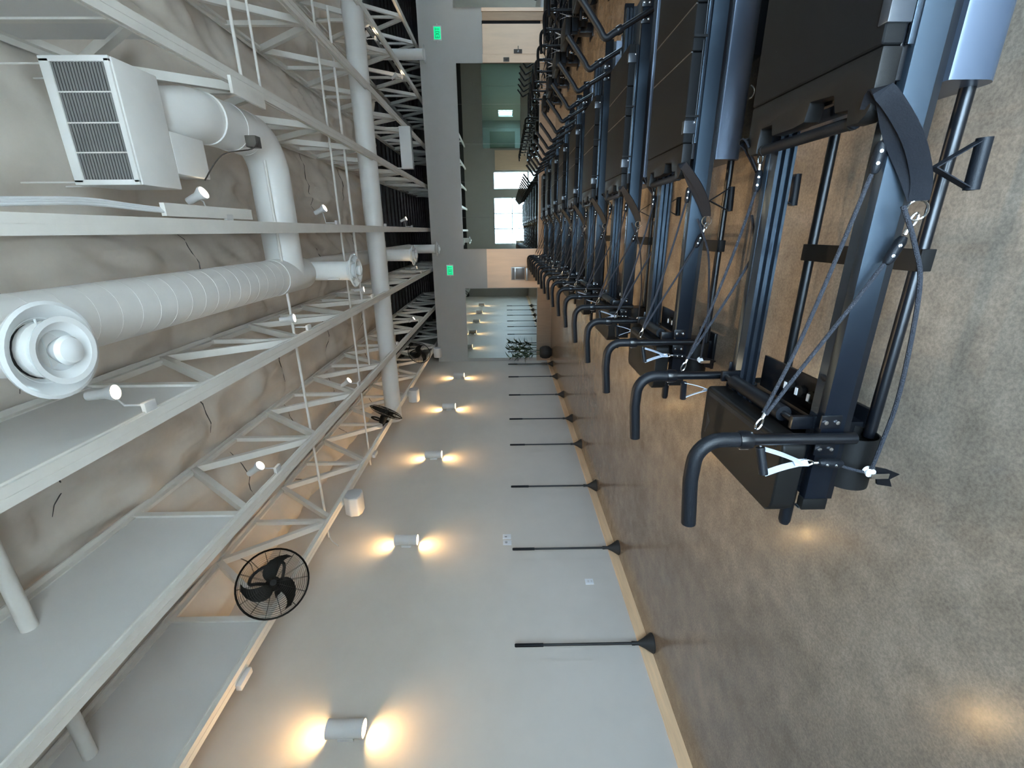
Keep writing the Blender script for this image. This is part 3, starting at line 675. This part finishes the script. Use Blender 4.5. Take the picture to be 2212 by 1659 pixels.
    MB().box(.47,1.42,-.006,.004,.388,.405).build('side_strip', 'track_black', R, bevel=.002)
    for x in (.52,1.30):
        k = MB().box(x,x+.065,-.005,.03,.406,.473).build('strap_buckle', 'buckle_clear', R, bevel=.003); MB().lathe([(0,.006),(.006,.005),(.007,0)], 8, (x+.055,-.005,.415), (0,-1,0)).build('rivet', 'bolt_steel', k)
    for x in (.60,.98): MB().box(x,x+.012,-.008,.006,.395,.47).build('clip', 'plastic_black', R, smooth=0)
    for x in (.55,1.25):
        for y in (.055,.59): MB().lathe([(0,0),(.028,0),(.028,.025),(0,.025)], 14, (x,y,.375), (0,1,0)).build('carriage_wheel', 'plastic_black', R)
    # head end housing
    pr = [(-.012,.272),(-.015,.262),(-.015,.185)]+[(.045-.06*math.cos(a),.175-.06*math.sin(a)) for a in [PI*k/16 for k in range(1,9)]]
    pr = pr+[(.67-p[0],p[1]) for p in pr[::-1]]
    hb = MB().prism(pr, .385, 1.93, 'x').build('head_housing', 'head_box', R, smooth=30)
    b = MB().box(.95,1.6,.16,.51,0,.13); b.build('head_pedestal', 'powder_black', R, bevel=.004)
    MB().tube(arc((.72,.14), .035, 200, 340, 8, 'xz', -.018), .004, 6).build('housing_loop', 'bolt_steel', hb)
    # ropes, straps and handles
    def strapset(m):     # m = +1 near side, mirrored for the far side
        Y = (lambda y: y) if m > 0 else (lambda y: .67-y)
        hk = Vector((-.672,Y(-.012),.622))
        A = smooth_path([hk+Vector((.062,-.004*m,-.022)), (-.45,Y(-.018),.515), (-.28,Y(-.025),.425), (-.10,Y(-.035),.335)], 5)
        MB().tube(A, .0065, 8).build('rope', 'rope_grey', R); crimp(R, (-.065,Y(-.038),.318), (.9,-.03*m,-.35))
        snap_hook(R, (-.02,Y(-.040),.303), (.8,0,-.3)); snap_hook(R, hk+Vector((.066,0,-.022)), (-.9,0,.32))
        rg = [Vector((.048,Y(-.045),.290))+Vector((.028*math.cos(a),.008*math.sin(a),.026*math.sin(a))) for a in [2*PI*k/18 for k in range(18)]]
        MB().tube(rg, .0035, 6, closed=True).build('ring', 'chrome', R)
        MB().ribbon(smooth_path([(.075,Y(-.048),.295),(.14,Y(-.058),.315),(.24,Y(-.062),.375),(.34,Y(-.045),.455),(.355,Y(-.015),.466),(.32,Y(.012),.455)],4), (0,.75*m,.66), .048, .006).build('loop_strap', 'webbing_black', R)
        MB().ribbon(smooth_path([(.34,Y(-.03),.452),(.25,Y(-.02),.40),(.15,Y(-.03),.335),(.08,Y(-.044),.30)],4), (0,.75*m,.66), .040, .005).build('loop_strap', 'webbing_black', R)
        B = smooth_path([hk+Vector((.064,.006*m,-.018)), (-.36,Y(.0),.525), (-.08,Y(.010),.455), (.16,Y(.012),.405)], 5)
        MB().tube(B, .0065, 8).build('rope', 'rope_grey', R); crimp(R, (.195,Y(.008),.402), (1,-.03*m,-.05)); snap_hook(R, (.24,Y(.006),.402), (1,0,.05))
        Cc = smooth_path([(.06,Y(-.075),.36),(-.05,Y(-.10),.315),(-.18,Y(-.112),.275),(-.50,Y(-.10),.232),(-.70,Y(-.085),.228),(-.80,Y(-.072),.225)], 5)
        MB().tube(Cc, .0065, 8).build('rope', 'rope_grey', R)
        # pulley
        pu = MB().lathe([(0,-.010),(.017,-.010),(.017,-.005),(.013,0),(.017,.005),(.017,.010),(0,.010)], 18, (-.812,Y(-.066),.225), (.2,1,0)).build('pulley', 'socket_white', R)
        MB().box(-.832,-.812,min(Y(-.085),Y(-.08)),max(Y(-.085),Y(-.08)),.165,.228).build('pulley_plate', 'chrome', pu, bevel=.003)
        MB().prism([(-.79,.215),(-.86,.19),(-.87,.135),(-.84,.15),(-.82,.12),(-.80,.17)], min(Y(-.075),Y(-.068)), max(Y(-.075),Y(-.068)), 'y').build('pulley_bracket', 'powder_black', pu, smooth=0)
        MB().tube(smooth_path([(-.812,Y(-.07),.248),(-.80,Y(-.06),.30),(-.79,Y(-.05),.33)],4), .0055, 8).build('rope', 'rope_grey', R)
        crimp(R, (-.787,Y(-.048),.355), (.05,.02,1)); snap_hook(R, (-.785,Y(-.045),.395), (0,0,1))
        ap = Vector((-.785,Y(-.045),.455)); h0 = Vector((-.735,Y(-.02),.60)); h1 = Vector((-.83,Y(-.045),.585))
        MB().tube([h0, h1], .0155, 12).build('hand_grip', 'foam_black', R)
        for h_ in (h0.lerp(h1,.02), h0.lerp(h1,.98)): MB().ribbon(smooth_path([h_, h_.lerp(ap,.5)+Vector((.004,0,0)), ap],4), (.3,m*1,0), .024, .003).build('grip_strap', 'webbing_white', R)
        MB().ribbon([ap+Vector((0,0,.03)), ap, ap+Vector((0,0,-.02))], (.6,m*.8,0), .026, .005).build('grip_strap', 'webbing_white', R)
        # black handle hanging outside the rail
        q = Y(-.072); ap = Vector((.158,q,.300)); h0 = Vector((.232,q-.004*m,.183)); h1 = Vector((.100,q-.004*m,.178))
        MB().tube([h0, h1], .0185, 14).build('hand_grip', 'foam_black', R)
        for h_ in (h0, h1): MB().ribbon([h_, ap], (0,m,0), .026, .003).build('grip_strap', 'webbing_black', R)
    strapset(1); strapset(-1)
    return R
RF = build_reformer()
KO = ['nearest the camera','second from the camera','third from the camera','fourth from the camera','fifth from the camera','sixth from the camera','seventh from the camera','eighth from the camera','last before the back wall']
for k in range(9):
    r = RF if k == 0 else copy_tree(RF)
    r.location = (0, 1.42+1.43*k, 0); r['label'] = 'black pilates reformer in the long row, '+KO[k]
for k in range(4,9):
    r = copy_tree(RF); r.location = (4.0, 1.42+1.43*k, 0); r['label'] = 'black reformer in the second row by the frame edge, '+['first seen','second','third','fourth','last before the door'][k-4]; r['group'] = 'black reformers in the second row'
# reception counter by the front windows (seen in the mirror)
t = thing('reception_counter', (-1.05,-.88,0), 'white reception counter reflected in the wide mirror before the bright windows', 'counter')
MB().box(-.45,.45,-.25,.25,0,.76).build('counter_body', 'maple', t, bevel=.01); MB().box(-.5,.5,-.3,.3,.76,.80).build('counter_top', 'counter_white', t, bevel=.005)
